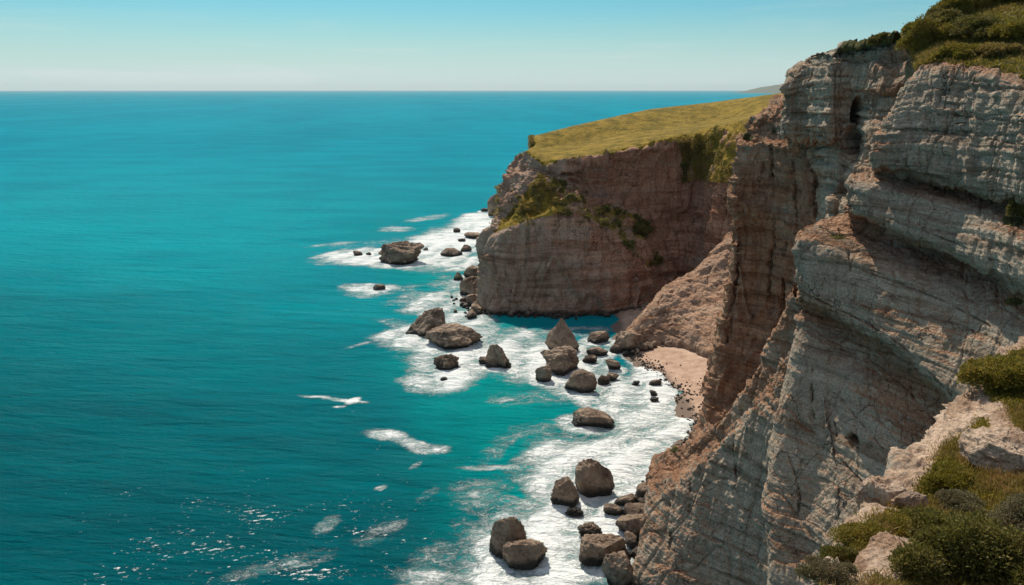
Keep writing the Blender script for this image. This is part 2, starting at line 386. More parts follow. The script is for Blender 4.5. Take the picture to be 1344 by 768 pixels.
# --- upper wall with the tall cave
up = rows_to([
 [('w',62,150,50),('w',66,145,50),('w',70,140,55),('w',74,135,60),('w',76,130,62),('w',78,122,64),('w',80,115,64)],
 [(1062,100,148),(1045,103,138),(1068,84,133),(1095,73,124),(1118,68,118),(1148,62,113),(1190,55,107)],
 [(1055,112,145),(1035,107,129),(1060,86,126),(1092,71,118),(1115,67,115),(1145,61,110),(1185,54,104)],
 [(1050,130,145),(1029,126,128),(1056,112,125),(1089,102,116.5),(1112,99,114.5),(1145,96,108.5),(1188,92,102)],
 [(1050,150,145),(1029,150,128),(1056,150,125),(1089,150,115.5),(1110,150,115),(1143,150,108),(1182,145,100)],
 [(1050,175,145),(1029,177,128),(1056,181,125),(1091,185,115.5),(1110,190,114.5),(1138,195,107),(1168,190,99)],
 [(1060,185,148),(1036,184,133),(1062,189,131),(1096,196,117),(1108,205,114),(1130,215,107),(1158,215,98)],
 [(1060,230,150),(1045,230,138),(1072,235,134),(1092,240,116),(1106,245,112.5),(1126,250,106),(1152,250,97)],
 [(1060,290,150),(1048,290,138),(1074,295,134),(1089,280,115),(1103,285,112),(1122,290,105),(1148,300,96)],
 [(1070,400,150),(1060,400,138),(1080,400,134),(1095,400,115),(1105,400,110),(1125,400,103),(1150,400,95)],
 [(1080,520,150),(1075,520,138),(1085,520,130),(1095,520,115),(1105,520,108),(1125,520,101),(1150,520,94)]])
def upveg(G, rp, c, px, py, N): return np.clip(sm(1.9-rp+.2*fbm(G, .3, 3), -.1, .1)*sm(c, 3.5, 4.6), 0, 1)
cliff('upper_wall', up, 1.4, M_near, 1.0, 31.9, lambda G, rp, c, px, py: .30+.3*sm(c, 4.5, 6)+.15*(rp > 5.5), upveg, lambda G, rp, c, px, py: sm(rp, 1.0, 1.8), amp=(.6, .9, .9, .7),
      lines=[([(1030,146),(1090,149)], 1.8, .7), ([(1030,162),(1088,166)], 2.4, .9), ([(1030,133),(1085,128)], 1.6, .6)], caves=[(1129,152,12,25,9), (1119,183,9,21,7)])
# --- main wall: three great beds stepping out below each other
mw = rows_to([
 [(1190,70,160),(1190,75,155),(1215,50,160),(1260,38,160),(1300,30,160),(1344,25,160),(1500,20,150),(1800,30,130)],
 [(1192,60,120),(1188,52,110),(1212,36,111),(1250,16,113),(1300,4,113),(1352,-6,111),(1520,-30,100),(1850,-50,90)],
 [(1205,82,115),(1202,76,97),(1226,62,95),(1264,55,93),(1306,50,91),(1362,45,88),(1540,40,78),(1900,40,64)],
 [(1225,100,112),(1208,91,92),(1226,84,88),(1264,88,84),(1306,96,79),(1362,104,74),(1560,120,62),(1950,150,50)],
 [(1215,120,112),(1190,115,91.5),(1219,104,87),(1262,108,83),(1305,116,78),(1357,124,72.5),(1560,145,60.5),(1950,180,48)],
 [(1190,150,112),(1168,142,91),(1208,138,86),(1260,142,82),(1305,148,77),(1355,156,71.5),(1560,185,59.5),(1950,240,47)],
 [(1180,170,112),(1150,163,91),(1200,165,85.5),(1256,170,81.5),(1302,176,76.5),(1352,186,71),(1560,225,59),(1950,300,46)],
 [(1175,215,112),(1144,214,90),(1190,222,85),(1250,235,80.5),(1300,247,75.5),(1352,262,70),(1560,315,58),(1950,420,45)],
 [(1175,228,113),(1148,226,93.5),(1190,236,89),(1250,249,84.6),(1300,263,79.6),(1352,280,74),(1560,345,60),(1950,450,47)],
 [(1160,240,113),(1116,237,92),(1176,250,85.5),(1242,270,80.5),(1300,290,75),(1352,310,70),(1560,370,58),(1950,500,45)],
 [(1155,272,113),(1112,272,91),(1168,296,84.5),(1238,322,79.5),(1300,347,73.5),(1352,372,68.5),(1560,455,56.5),(1950,600,44)],
 [(1155,284,114),(1116,285,95.5),(1163,310,89.8),(1233,338,84.6),(1297,365,78.6),(1352,392,73),(1560,485,59),(1950,640,46)],
 [(1095,315,112),(1050,314,92.5),(1118,338,86.5),(1220,380,80),(1290,415,74),(1352,450,68.5),(1560,560,56.5),(1950,720,43)],
 [(1090,385,112),(1047,383,91),(1103,412,85.5),(1185,455,78.5),(1252,512,72),(1332,580,66),(1560,700,54),(1950,900,41)],
 [(1092,400,113),(1052,400,92.8),(1108,432,88.2),(1182,483,81.6),(1248,542,75),(1332,617,68.6),(1560,760,55),(1950,1000,41)],
 [(1080,450,112),(1042,447,90.5),(1100,495,85),(1170,556,78),(1240,625,71.5),(1332,700,64),(1560,850,52),(1950,1100,39)],
 [(1060,560,108),(1014,560,87.5),(1075,590,82.5),(1145,640,75.5),(1220,720,68.5),(1325,800,60.5),(1560,980,48),(1950,1200,36)],
 [(1050,660,102),(1000,655,84),(1058,690,79),(1125,740,72),(1205,830,65),(1320,930,57),(1560,1100,44),(1950,1400,33)],
 [(1050,740,96),(1008,745,79.5),(1050,790,75),(1115,860,68.5),(1195,960,62),(1315,1080,54),(1560,1300,42),(1950,1600,31)],
 [('w',34,92,-4),('w',25,76,-4),('w',26,71,-4),('w',28,65,-4),('w',30,58,-4),('w',34,51,-4),('w',40,40,-4),('w',50,30,-4)]])
def mwveg(G, rp, c, px, py, N):
    nz = fbm(G, .35, 4, off=2)
    k = sm(3.0-rp+.35*nz, -.1, .12)
    a = sm(1-np.hypot((px-1100)/20, (py-312)/9))*1.3
    b = sm(1-np.hypot((px-1328)/26, (py-290)/12))*1.3+sm(1-np.hypot((px-1330)/26, (py-396)/9))*1.4
    return np.clip(np.maximum.reduce([k, a*(.7+nz), b*(.7+nz)]), 0, 1)
def mwrust(G, rp, c, px, py):
    r = .10+.30*sm(c, 2, .8)
    r = r+.6*np.exp(-((rp-7.8)/.6)**2)+.6*np.exp(-((rp-10.8)/.55)**2)+.6*np.exp(-((rp-13.8)/.7)**2)+.35*sm(4.2-rp)
    return r
bedl = [([(1150,168),(1230,172),(1344,190)], 1.3, .5), ([(1230,150),(1344,160)], 1.6, .6), ([(1105,345),(1180,372),(1240,395),(1300,428)], 1.4, .6), ([(1070,392),(1140,425),(1185,455),(1250,520)], 1.5, .7),
        ([(1150,280),(1230,310),(1344,358)], 1.5, .6), ([(1092,455),(1140,470),(1190,510),(1235,560)], 1.5, .7), ([(1060,490),(1100,520),(1160,590),(1230,650)], 1.3, .5),
        ([(1068,470),(1064,520),(1066,548)], 2.2, 1.4), ([(1100,300),(1113,330),(1115,355)], 2.2, .8), ([(1035,600),(1050,640),(1047,690)], 2., 1.), ([(1064,548),(1100,600),(1150,650)], 1.5, .7), ([(1095,555),(1098,572)], 2, .8), ([(1136,580),(1133,592)], 2.2, 1.)]
cliff('main_wall', mw, 1.35, M_near, .85, 41.1, mwrust, mwveg, lambda G, rp, c, px, py: sm(rp, 2.5, 3.1), lines=bedl, caves=[(1118,578,8,8,2.6)], amp=(.6, .85, .8, .75), ts=.36, bedw=.25,
      mul=lambda G, rp, c, px, py: np.clip(.42+.6*sm(1.45-c, 0, .4)*sm(15.2-rp, 0, 1.2)+.45*sm(8.5-rp)+.5*np.exp(-((rp-12)/.35)**2)*sm(2.4-c)+.35*np.exp(-((rp-10.8)/.5)**2)+.35*np.exp(-((rp-13.9)/.5)**2), 0.1, 1.05))
# --- lower spur
S4 = [(850,740,100),(826,768,93),(875,778,89),(930,775,87.5),(985,765,85),(1028,745,82),(1062,725,79),(1100,700,76)]
sp = rows_to([
 [('w',30,124,-4),('w',27,118,-4),('w',33,116,-4),('w',38,114,-2),('w',44,112,2),('w',50,110,6),('w',55,108,8),('w',60,105,10)],
 [(885,592,116),(865,599,110),(906,585,105),(945,561,100.5),(986,514,98),(1012,470,97.5),(1036,425,97),(1060,390,95)],
 [(880,610,113),(852,618,106.5),(900,605,100.5),(944,574,97),(980,536,95),(1010,495,93),(1036,458,93),(1068,430,91)],
 [(876,640,110),(850,648,101.5),(890,634,96.5),(942,590,94),(975,562,92),(1008,525,89.5),(1036,492,90),(1070,462,88)],
 [(868,690,104),(838,700,96.8),(884,700,93),(936,680,91),(980,652,88.5),(1016,622,86),(1046,602,85),(1090,572,82)],
 S4, zb(S4, -4, -2)])
cliff('lower_spur', sp, 1.35, M_near, .8, 55.5, lambda G, rp, c, px, py: .25+.55*sm(3.3-rp)-.2*sm(px, 900, 1000), lambda G, rp, c, px, py, N: np.clip(sm(1-np.hypot((px-885)/12, (py-590)/10))*.9, 0, 1),
      bedw=.0, mul=lambda G, rp, c, px, py: .75+.3*sm(3.6-rp, 0, .8),
      amp=(.8, .5, .8, 1.2), lines=[([(907,632),(905,672)], 1.8, 1.), ([(880,698),(878,735)], 1.8, 1.), ([(962,570),(965,640),(975,660)], 1.8, .9)])
# --- ledge in the foreground
E = [(960,900,8),(1028,795,10.7),(1062,748,12.4),(1105,705,14.8),(1140,668,16.8),(1150,640,18),(1180,610,18.8),(1213,562,20.6),(1262,512,23),(1300,478,25.4),(1344,440,28.4),(1450,400,33),(1700,375,41)]
Ew = np.array([P(*e) for e in E]); 
tn = np.gradient(Ew[:, :2], axis=0); tn /= np.linalg.norm(tn, axis=1)[:, None]
inl = np.stack([tn[:, 1], -tn[:, 0]], 1)          # towards the land (right / near side)
def erow(off, dz, z=None):
    q = Ew.copy(); q[:, :2] += inl*off; q[:, 2] = (q[:, 2]+dz) if z is None else q[:, 2]*0+z
    return q
def inland(off, z0):
    q = erow(off, 0); w = min(1, off/6); q[:, 2] = q[:, 2]*(1-w)+(z0)*w; return q
led = np.array([erow(1.5, 0, 10), erow(.3, -14), erow(-.2, -6), erow(-.1, -2.4), erow(0, -.9), erow(.05, -.1), erow(.5, .15), inland(1.6, 52.3), inland(3.6, 52.6), inland(7, 53.0), inland(12, 53.2), inland(20, 53)])
def ledveg(G, rp, c, px, py, N):
    nz = fbm(G, .45, 4, off=3); n2 = fbm(G, 1.6, 3, off=14)
    k = sm(rp-5.9-1.15*inpoly(px, py, [(1120,690),(1130,610),(1230,520),(1300,470),(1300,540),(1240,590),(1190,665)])+.9*nz+.25*n2, -.25, .45)*.95
    bare = sm(1-np.hypot((px-1168)/60, (py-712)/22), 0, .5)
    bare2 = sm(1-segdist(px, py, [(1120,768),(1160,725),(1205,690)])/26, 0, .5)
    bare3 = sm(1-segdist(px, py, [(1310,545),(1330,590),(1350,610)])/24, 0, .5)
    bare4 = sm(1-segdist(px, py, [(1205,590),(1240,548),(1275,520)])/24, 0, .5)
    k = k*(1-np.maximum.reduce([bare2, bare3, bare4*.9, bare*0]))
    return np.clip(k, 0, 1)
cliff('ledge', led, 2.2, M_ledge, .2, 61.7, lambda G, rp, c, px, py: .55+.35*sm(rp, 4.5, 6), ledveg, lambda G, rp, c, px, py: .25+.75*sm(7-rp, 0, 2), amp=(1.4, 1.3, .8, 2.1))

# ------------------------------------------------------------------ beach
xw_pts = sorted([(PZ(a, b)[1], PZ(a, b)[0]) for a, b in [(800,402),(812,425),(815,450),(828,468),(846,480),(868,492),(886,512),(900,532),(908,552),(903,575),(888,600),(850,700)]])
xwY = np.array([q[0] for q in xw_pts]); xwX = np.array([q[1] for q in xw_pts])
def shore_x(Y): return np.interp(Y, xwY, xwX)
gy = np.arange(100, 262, .45); gx = np.arange(-6, 46, .3)
BX, BY = np.meshgrid(gx, gy)
off = BX; Xb = shore_x(BY)+off
zb_ = np.where(off > 0, 2.6*(1-np.exp(-off/16)), off*.09)
bp = np.stack([Xb, BY, zb_], -1)
zb_ = zb_+.10*fbm(bp, .35, 4)+.03*fbm(bp, 2.2, 3)
bp[..., 2] = zb_
m, nt, b, out = newmat('sand'); n = NB(nt); pos = n.geo(); h = n.sep(pos)[2]
c = n.mix(n.ss(n.m('ADD', h, n.m('MULTIPLY', n.noise(pos, .12, 4, .6), 1.2)), 1.9, 2.5), n.ramp(n.noise(pos, .5, 6, .7), [(.35, (.36,.22,.15)), (.65, (.57,.39,.28))]), (.78,.60,.46,1))
peb = n.vor(pos, 2.2, 'F1'); pm = n.m('MULTIPLY', n.ss(peb, .32, .2), n.m('MULTIPLY', n.ss(n.noise(pos, .35, 4, .7), .48, .62), n.ss(h, 1.9, .9)))
c = n.mix(n.m('MULTIPLY', pm, .8), c, (.16,.10,.075,1))
c = n.mix(n.ss(h, .35, .0), c, (.17, .12, .09, 1))
n.link(c, b.inputs['Base Color']); b.inputs['Roughness'].default_value = .9
n.link(n.bump(n.noise(pos, 2.5, 6, .7), .15, .8), b.inputs['Normal'])
mesh_from('beach', bp, grid_faces(*bp.shape[:2])[:, ::-1], m, True, None, 'structure')

# ------------------------------------------------------------------ boulders
def ico(sub):
    import bmesh
    bm = bmesh.new(); bmesh.ops.create_icosphere(bm, subdivisions=sub, radius=1)
    V = np.array([v.co[:] for v in bm.verts]); Fc = np.array([[v.index for v in f.verts] for f in bm.faces]); bm.free()
    return V, Fc
ICO = {s: ico(s) for s in (3, 4, 5, 6)}
m, nt, b, out = newmat('sea_rock'); n = NB(nt); pos = n.geo(); h = n.sep(pos)[2]
t = n.m('ADD', n.m('MULTIPLY', n.noise(pos, .35, 5, .65, .3), .6), n.m('MULTIPLY', n.noise(pos, 2.5, 6, .75), .4))
c = n.ramp(t, [(.38, (.09,.06,.042)), (.50, (.27,.19,.135)), (.62, (.50,.37,.265))])
ol = n.attr('pale'); c = n.mix(n.m('MULTIPLY', ol, .8), c, n.ramp(t, [(.40, (.20,.13,.09)), (.62, (.58,.42,.30))]))
wet = n.ss(n.m('ADD', h, n.m('MULTIPLY', n.noise(pos, .8, 3), -1.4)), 1.0, -.1)
c = n.mix(wet, c, (.03, .026, .02, 1))
n.link(c, b.inputs['Base Color']); n.link(n.m('SUBTRACT', .9, n.m('MULTIPLY', wet, .55)), b.inputs['Roughness'])
b.inputs['Specular IOR Level'].default_value = .3
hh = n.m('ADD', n.noise(pos, 1.1, 8, .7), n.m('MULTIPLY', n.vor(n.scale(pos, (1, 1, 1.5)), 1.1), .4))
n.link(n.bump(hh, .8, 1.), b.inputs['Normal']); M_rock = m
def boulder_geo(seed, w, d, h, taper=.3, lean=0., flat=False, sub=5, planes=13, rough=1., bury=.35, jag=0.):
    r = np.random.default_rng(seed)
    V, Fc = ICO[sub]; V = V.copy()
    nn = r.normal(size=(planes, 3)); nn /= np.linalg.norm(nn, axis=1)[:, None]
    dd = r.uniform(.55, .90, planes); nn[3:, 2] *= .7; nn /= np.linalg.norm(nn, axis=1)[:, None]
    tp = r.normal(size=(3, 3))*.28; tp[:, 2] = 1; tp /= np.linalg.norm(tp, axis=1)[:, None]
    nn[:3] = tp; dd[:3] = r.uniform(.55, .74, 3)
    q = V@nn.T
    rad = np.min(np.where(q > .08, dd/np.maximum(q, .08), 9), axis=1); rad = np.minimum(rad, 1.08)
    V = V*rad[:, None]
    o = seed*3.7
    V = V+ICO[sub][0]*((.09*fbm(V, 1.1, 2, off=o)+.075*rough*fbm(V, 2.8, 5, .62, off=o+3, st=(1, 1, 1.7))+.12*rough*(fbm(V, 2.6, 3, .6, off=o+5, ridge=True)-.4)+jag*(fbm(V, 2.2, 3, off=o+7, ridge=True)-.4)))[:, None]
    z = V[:, 2]
    k = np.clip(1-taper*(z+.2), .25, 1.6); V[:, 0] *= k; V[:, 1] *= k
    V[:, 0] += lean*np.clip(z, -.3, 2)
    mn, mx = V.min(0), V.max(0)
    V = (V-mn)/(mx-mn)
    V[:, 0] = (V[:, 0]-.5)*w*1.05; V[:, 1] = (V[:, 1]-.5)*d; V[:, 2] = V[:, 2]*h*(1+bury)-h*bury
    return V, Fc
ROCKFOAM = []
ROCKS = []
def rock(x0, x1, ytop, ybot, label, seed=None, name='sea_rock', taper=.08, lean=0., z=0., pale=0., dr=.8, group=None, jag=0., planes=13, foam=1., sub=None, cat='rock'):
    planes = min(planes, 9) if planes < 16 else planes
    seed = seed or len(ROCKS)+11
    cx = (x0+x1)/2; p = PZ(cx, ybot, z)
    dist = math.sqrt(p[0]**2+p[1]**2+CAMZ**2); m_ = dist/F
    dep = math.atan2(CAMZ, math.hypot(p[0], p[1]))
    w = (x1-x0)*m_; d = w*dr
    hv = (ybot-ytop)*m_
    h = max((hv-.42*d*math.sin(dep))/math.cos(dep), .22*w, .35)
    if (hv-.42*d*math.sin(dep))/math.cos(dep) < .22*w: d = max(.45*w, min(d, hv*.8/math.sin(dep)))
    yc = p[1]+d*.42
    sub = sub or (6 if x1-x0 > 30 else 5 if x1-x0 > 14 else 4)
    if pale == 0: pale = (seed*37 % 11)/11*.55
    V, Fc = boulder_geo(seed, w, d, h, taper, lean, sub=sub, planes=planes, jag=jag)
    zz = V[:, 2]
    o = mesh_from(name, V, Fc, M_rock, True, dict(pale=np.full(len(V), pale)))
    o.location = (p[0]*(yc/p[1]) if False else p[0], yc, z)
    o['label'] = label; o['category'] = cat
    if group: o['group'] = group
    ROCKS.append(o)
    if foam: ROCKFOAM.append((p[0], yc, w*.5, d*.5, foam))
    return o
rock(494,553,317,348,'broad craggy brown rock ringed by white surf off the headland tip', taper=.25, jag=.15, lean=.15)
rock(463,475,329,336,'small dark rock in white surf just left of the far craggy rock')
rock(480,487,331,335,'tiny rock chip between the far craggy rock and the small dark one beside it')
rock(578,606,325,337,'low dark rock right of the far craggy rock, left of a touching pair', taper=.4)
rock(604,619,321,331,'small dark rock right of the far craggy rock, right of a touching pair')
rock(609,634,305,313,'flat wave washed reef in white surf near the headland tip', dr=1.1)
rock(595,604,299,305,'tiny dark rock in the surf beyond the flat reef off the headland tip')
rock(601,611,313,317,'tiny flat rock between the flat reef and the touching pair of dark rocks')
rock(626,641,315,322,'small brown rock in surf close against the left foot of the headland')
rock(555,562,325,329,'tiny rock right beside the far craggy rock in the white surf')
rock(489,505,373,381,'low brown rock alone in a small isolated patch of white foam')
rock(595,608,357,369,'small pointed dark rock in surf left of the rubble at the headland foot', taper=.5)
rock(608,627,349,366,'grey angular boulder at the top of the rubble at the headland foot', dr=1.25)
rock(626,640,345,369,'rust brown boulder leaning on the headland foot above the largest rubble boulder', dr=1.25, pale=.4)
rock(603,629,362,390,'largest dark boulder in the rubble at the left foot of the headland', pale=.2, dr=1.3, jag=.1)
rock(612,630,385,402,'reddish boulder below the largest boulder of the headland rubble', dr=1.25, pale=.4)
rock(617,632,399,413,'lowest small reddish boulder at the headland corner by the waterline', dr=1.25, pale=.4)
rock(532,587,405,442,'steep peaked dark rock, rear one of the twin rocks in mid picture', taper=.5, lean=.3, jag=.12)
rock(556,631,427,459,'wide dark domed rock, front one of the twin rocks in mid picture', taper=.25, planes=22)
rock(637,672,451,484,'jagged knobbly brown rock right of the twin rocks, upright and split', taper=.5, jag=.35)
rock(628,646,468,479,'low brown lump at the left foot of the jagged knobbly rock', foam=.8)
rock(568,601,465,487,'flat broken brown rock awash below the wide domed rock', jag=.4, dr=1.)
rock(578,587,495,500,'tiny dark rock tip poking out of a round foam patch')
rock(640,658,254,284,'tall dark stack standing in the sea behind the headland tip', taper=.2, name='sea_stack', cat='sea stack')
rock(631,640,273,278,'tiny rock in foam left of the tall dark stack behind the headland')
rock(716,760,417,464,'tall pale cone shaped rock standing at the shadow edge in the cove', taper=.8, pale=.7, dr=.75)
rock(772,801,435,451,'dark rounded rock lying in the blue shade right of the cone shaped rock')
rock(771,798,456,468,'flat brown rock between the cone shaped rock and the beach point', pale=.4)
rock(765,784,466,477,'low rubble rock awash just below the flat brown rock of the cove', jag=.3)
rock(795,815,471,487,'slanting brown rock in the surf below the beach point', lean=-.4, pale=.3)
rock(711,761,458,492,'big lumpy brown boulder directly in front of the cone shaped rock', pale=.25, jag=.1, planes=18)
rock(703,724,480,503,'dark boulder joined to the lower left of the big lumpy boulder', jag=.1)
rock(743,784,488,516,'rounded two toned boulder below and right of the big lumpy boulder', pale=.2)
rock(785,801,492,505,'small dark rock right of the two toned boulder, left of a close pair', pale=.1)
rock(796,813,489,501,'small pale topped rock right of the two toned boulder, right of a close pair', pale=.3)
rock(830,840,500,506,'tiny dark rock in the foam halfway between the close pair and the beach')
rock(853,869,498,507,'small flat rock at the foam edge closest to the beach sand', pale=.3)
rock(853,863,512,520,'upper one of two little dark rocks in foam near the beach edge')
rock(854,865,521,528,'lower one of two little dark rocks in foam near the beach edge')
rock(753,806,537,562,'long low angular rock alone in open surf in the middle of the bay', planes=11, taper=.3, lean=-.2, dr=.7)
rock(807,845,435,464,'rounded tan boulder at the seaward tip of the sunlit talus slope', pale=.8, name='boulder', foam=.4)
rock(834,844,453,460,'small pale boulder on the sand beside the tan boulder at the talus tip', pale=1., name='boulder', foam=0, z=.4)
rock(757,806,604,652,'tall brown boulder with a sloping top, upper right of the two leaning boulders in surf', taper=.15, lean=-.35, pale=.8, planes=12)
rock(724,760,628,666,'tilted brown boulder, lower left of the two leaning boulders in surf', taper=.15, lean=-.4, pale=.7, planes=12)
rock(742,766,667,678,'broken reef barely breaking the foam below the tilted boulder', jag=.5, foam=.6)
rock(793,818,664,679,'small round olive brown rock in the foam beside the lower spur', pale=.2, planes=20)
rock(808,838,649,667,'small pointed olive brown rock above the round one beside the lower spur', taper=.5, pale=.2)
rock(812,856,676,706,'broad slab of brown rock against the foot of the lower spur', pale=.5)
rock(822,858,664,684,'narrow slab wedged above the broad slab at the foot of the lower spur', pale=.4)
rock(644,697,679,732,'largest angular brown boulder at the bottom of the bay, outermost in the surf', taper=.2, pale=.6, planes=12)
rock(662,717,712,747,'flat topped brown boulder touching the largest angular boulder', taper=.0, pale=.9, planes=11, lean=.2)
rock(763,822,707,743,'wide flat topped boulder near the bottom edge beside the cliff foot', taper=.15, pale=.8, planes=12)
rock(760,791,690,707,'submerged mottled reef showing through foam above the wide flat topped boulder', jag=.5, foam=.5)
rock(793,832,733,775,'reddish boulder at the very bottom tucked under the lower spur', pale=.7, foam=.5)
# shingle along the tide line (nobody could count it)
def merge_bits(name, pts, sizes, seed0, mat, extra=None):
    base = [boulder_geo(seed0+i, 1, .8, .6, sub=3, bury=.5) for i in range(6)]
    VV, FF = [], []; o0 = 0
    for k, (p, s) in enumerate(zip(pts, sizes)):
        V, Fc = base[k % 6]; a = rng.uniform(0, 6.28); ca, sa = math.cos(a), math.sin(a)
        V2 = V*s; V2 = np.stack([V2[:, 0]*ca-V2[:, 1]*sa, V2[:, 0]*sa+V2[:, 1]*ca, V2[:, 2]], 1)+p
        VV.append(V2); FF.append(Fc+o0); o0 += len(V)
    V = np.concatenate(VV); return mesh_from(name, V, np.concatenate(FF), mat, True, dict(pale=np.full(len(V), .45)))
pts, sz = [], []
for i in range(900):
    Y = rng.uniform(128, 190); o_ = rng.gamma(2., 1.5)-1.6
    if fbm(np.array([Y*.1, o_*.1, 2.]), 1., 2) < -.05 and rng.random() < .8: continue
    x = shore_x(Y)+o_; z = 2.6*(1-math.exp(-max(o_, 0)/16)) if o_ > 0 else o_*.09
    pts.append((x, Y, z)); sz.append(rng.uniform(.15, .5)*(1.7 if rng.random() < .08 else 1))
o = merge_bits('shingle', pts, sz, 900, M_rock); tag(o, 'scattered dark stones and pebbles strewn along the tide line of the small beach', 'shingle', kind='stuff')

pts, sz = [], []
for (a, b_, k, sp_) in [((628,411),(618,395),60,5.), ((628,411),(740,417),70,2.), ((740,417),(860,405),60,2.), ((815,462),(900,452),90,2.5), ((835,690),(860,625),22,2.), ((800,760),(835,700),26,2.)]:
    pa, pb = PZ(*a), PZ(*b_)
    for i in range(k):
        t = rng.random(); p = pa+(pb-pa)*t+np.array([rng.normal()*sp_*.5, rng.normal()*sp_*.6-.6, 0]); p[2] = .1 if p[0] < shore_x(p[1])+1 else .9
        pts.append(p); sz.append(.5+rng.gamma(1.5, .5))
o = merge_bits('rockfall_debris', pts, sz, 950, M_rock); tag(o, 'broken rockfall debris piled along the foot of the cliffs', 'rockfall', kind='stuff')

# ------------------------------------------------------------------ sea
th = np.linspace(R(-52), R(40), 1250)
rr = [38.]
while rr[-1] < 60000: 
    r_ = rr[-1]; rr.append(r_*1.0032 if r_ < 520 else r_*1.02 if r_ < 3000 else r_*1.12)
rr = np.array(rr)
# fewer columns are needed on a disc that also reaches far to the sides
TH, RR = np.meshgrid(th, rr)
W = np.stack([np.sin(TH)*RR, np.cos(TH)*RR, np.zeros_like(RR)], -1)
def blob(px, py, a, b, s, rot=0.):
    c = PZ(px, py); ex = PZ(px+a*math.cos(R(rot)), py+a*math.sin(R(rot)))-c; ey = PZ(px-b*math.sin(R(rot)), py+b*math.cos(R(rot)))-c
    return c, ex[:2], ey[:2], s
BL = [ # px,py,half width,half height,strength,rotation
 (470,336,58,12,1.,-3),(530,338,60,14,1.,0),(590,318,62,26,1.,-8),(625,300,38,22,.95,-8),(560,352,40,9,.55,0),(628,283,30,5,.9,-5),(560,286,34,4,.5,-8),(520,300,26,4,.5,-3),(440,320,44,3,.42,-4),(500,330,90,20,.35,-4),
 (482,379,42,9,1.,0),(520,382,40,9,.45,-8),(478,390,12,2,.5,0),
 (598,345,36,10,.85,0),(590,372,30,14,.6,0),(560,395,60,14,.45,0),(585,400,60,12,.7,0),(610,420,45,20,.85,10),(530,425,30,8,.5,0),
 (540,445,55,16,.95,0),(600,455,75,22,.9,0),(520,438,34,8,.8,-6),(470,452,22,2.5,.5,-12),(650,470,60,24,.9,0),(600,480,60,16,.8,0),(575,500,46,17,1.,-5),(545,500,30,8,.5,0),(520,418,40,5,.4,0),
 (690,450,45,26,.8,10),(700,480,50,20,.85,0),(740,470,60,26,.85,0),(770,500,60,22,.9,0),(800,520,70,30,.95,20),(780,460,45,10,.6,0),(755,435,60,8,.45,0),
 (840,550,60,55,1.,0),(855,500,36,50,1.,0),(830,600,65,45,1.05,0),(870,560,40,60,1.1,0),(800,620,90,45,.9,0),(760,600,80,30,.7,-10),(720,625,60,30,.6,0),(640,613,40,4,.72,0),
 (690,570,70,14,.30,-25),(740,560,60,16,.40,-10),(700,520,60,14,.45,0),
 (760,660,80,55,1.,0),(700,700,65,50,.85,0),(640,700,50,45,.6,0),(740,720,80,45,.95,0),(700,760,90,35,.85,0),(800,700,50,70,1.,0),(820,660,50,50,1.,0),(600,745,70,28,.38,-10),(620,650,60,30,.42,0),(610,768,110,22,.55,0),
 (506,571,30,8,.86,4),(545,581,38,7,.80,8),(575,588,20,5,.66,0),(440,525,34,4,.85,8),(462,527,12,4,.95,-20),(405,521,18,2,.7,5),(445,535,10,2,.8,0),(500,640,10,4,.5,-20),(545,610,14,4,.45,-30),(560,650,20,8,.4,-30),
 (430,688,22,10,.44,-20),(400,735,45,14,.46,-15),(330,752,50,10,.40,-10),(500,700,40,14,.32,-20),(620,390,20,10,.7,0),
 (850,455,26,10,.5,0),(840,478,26,14,.95,20),
]
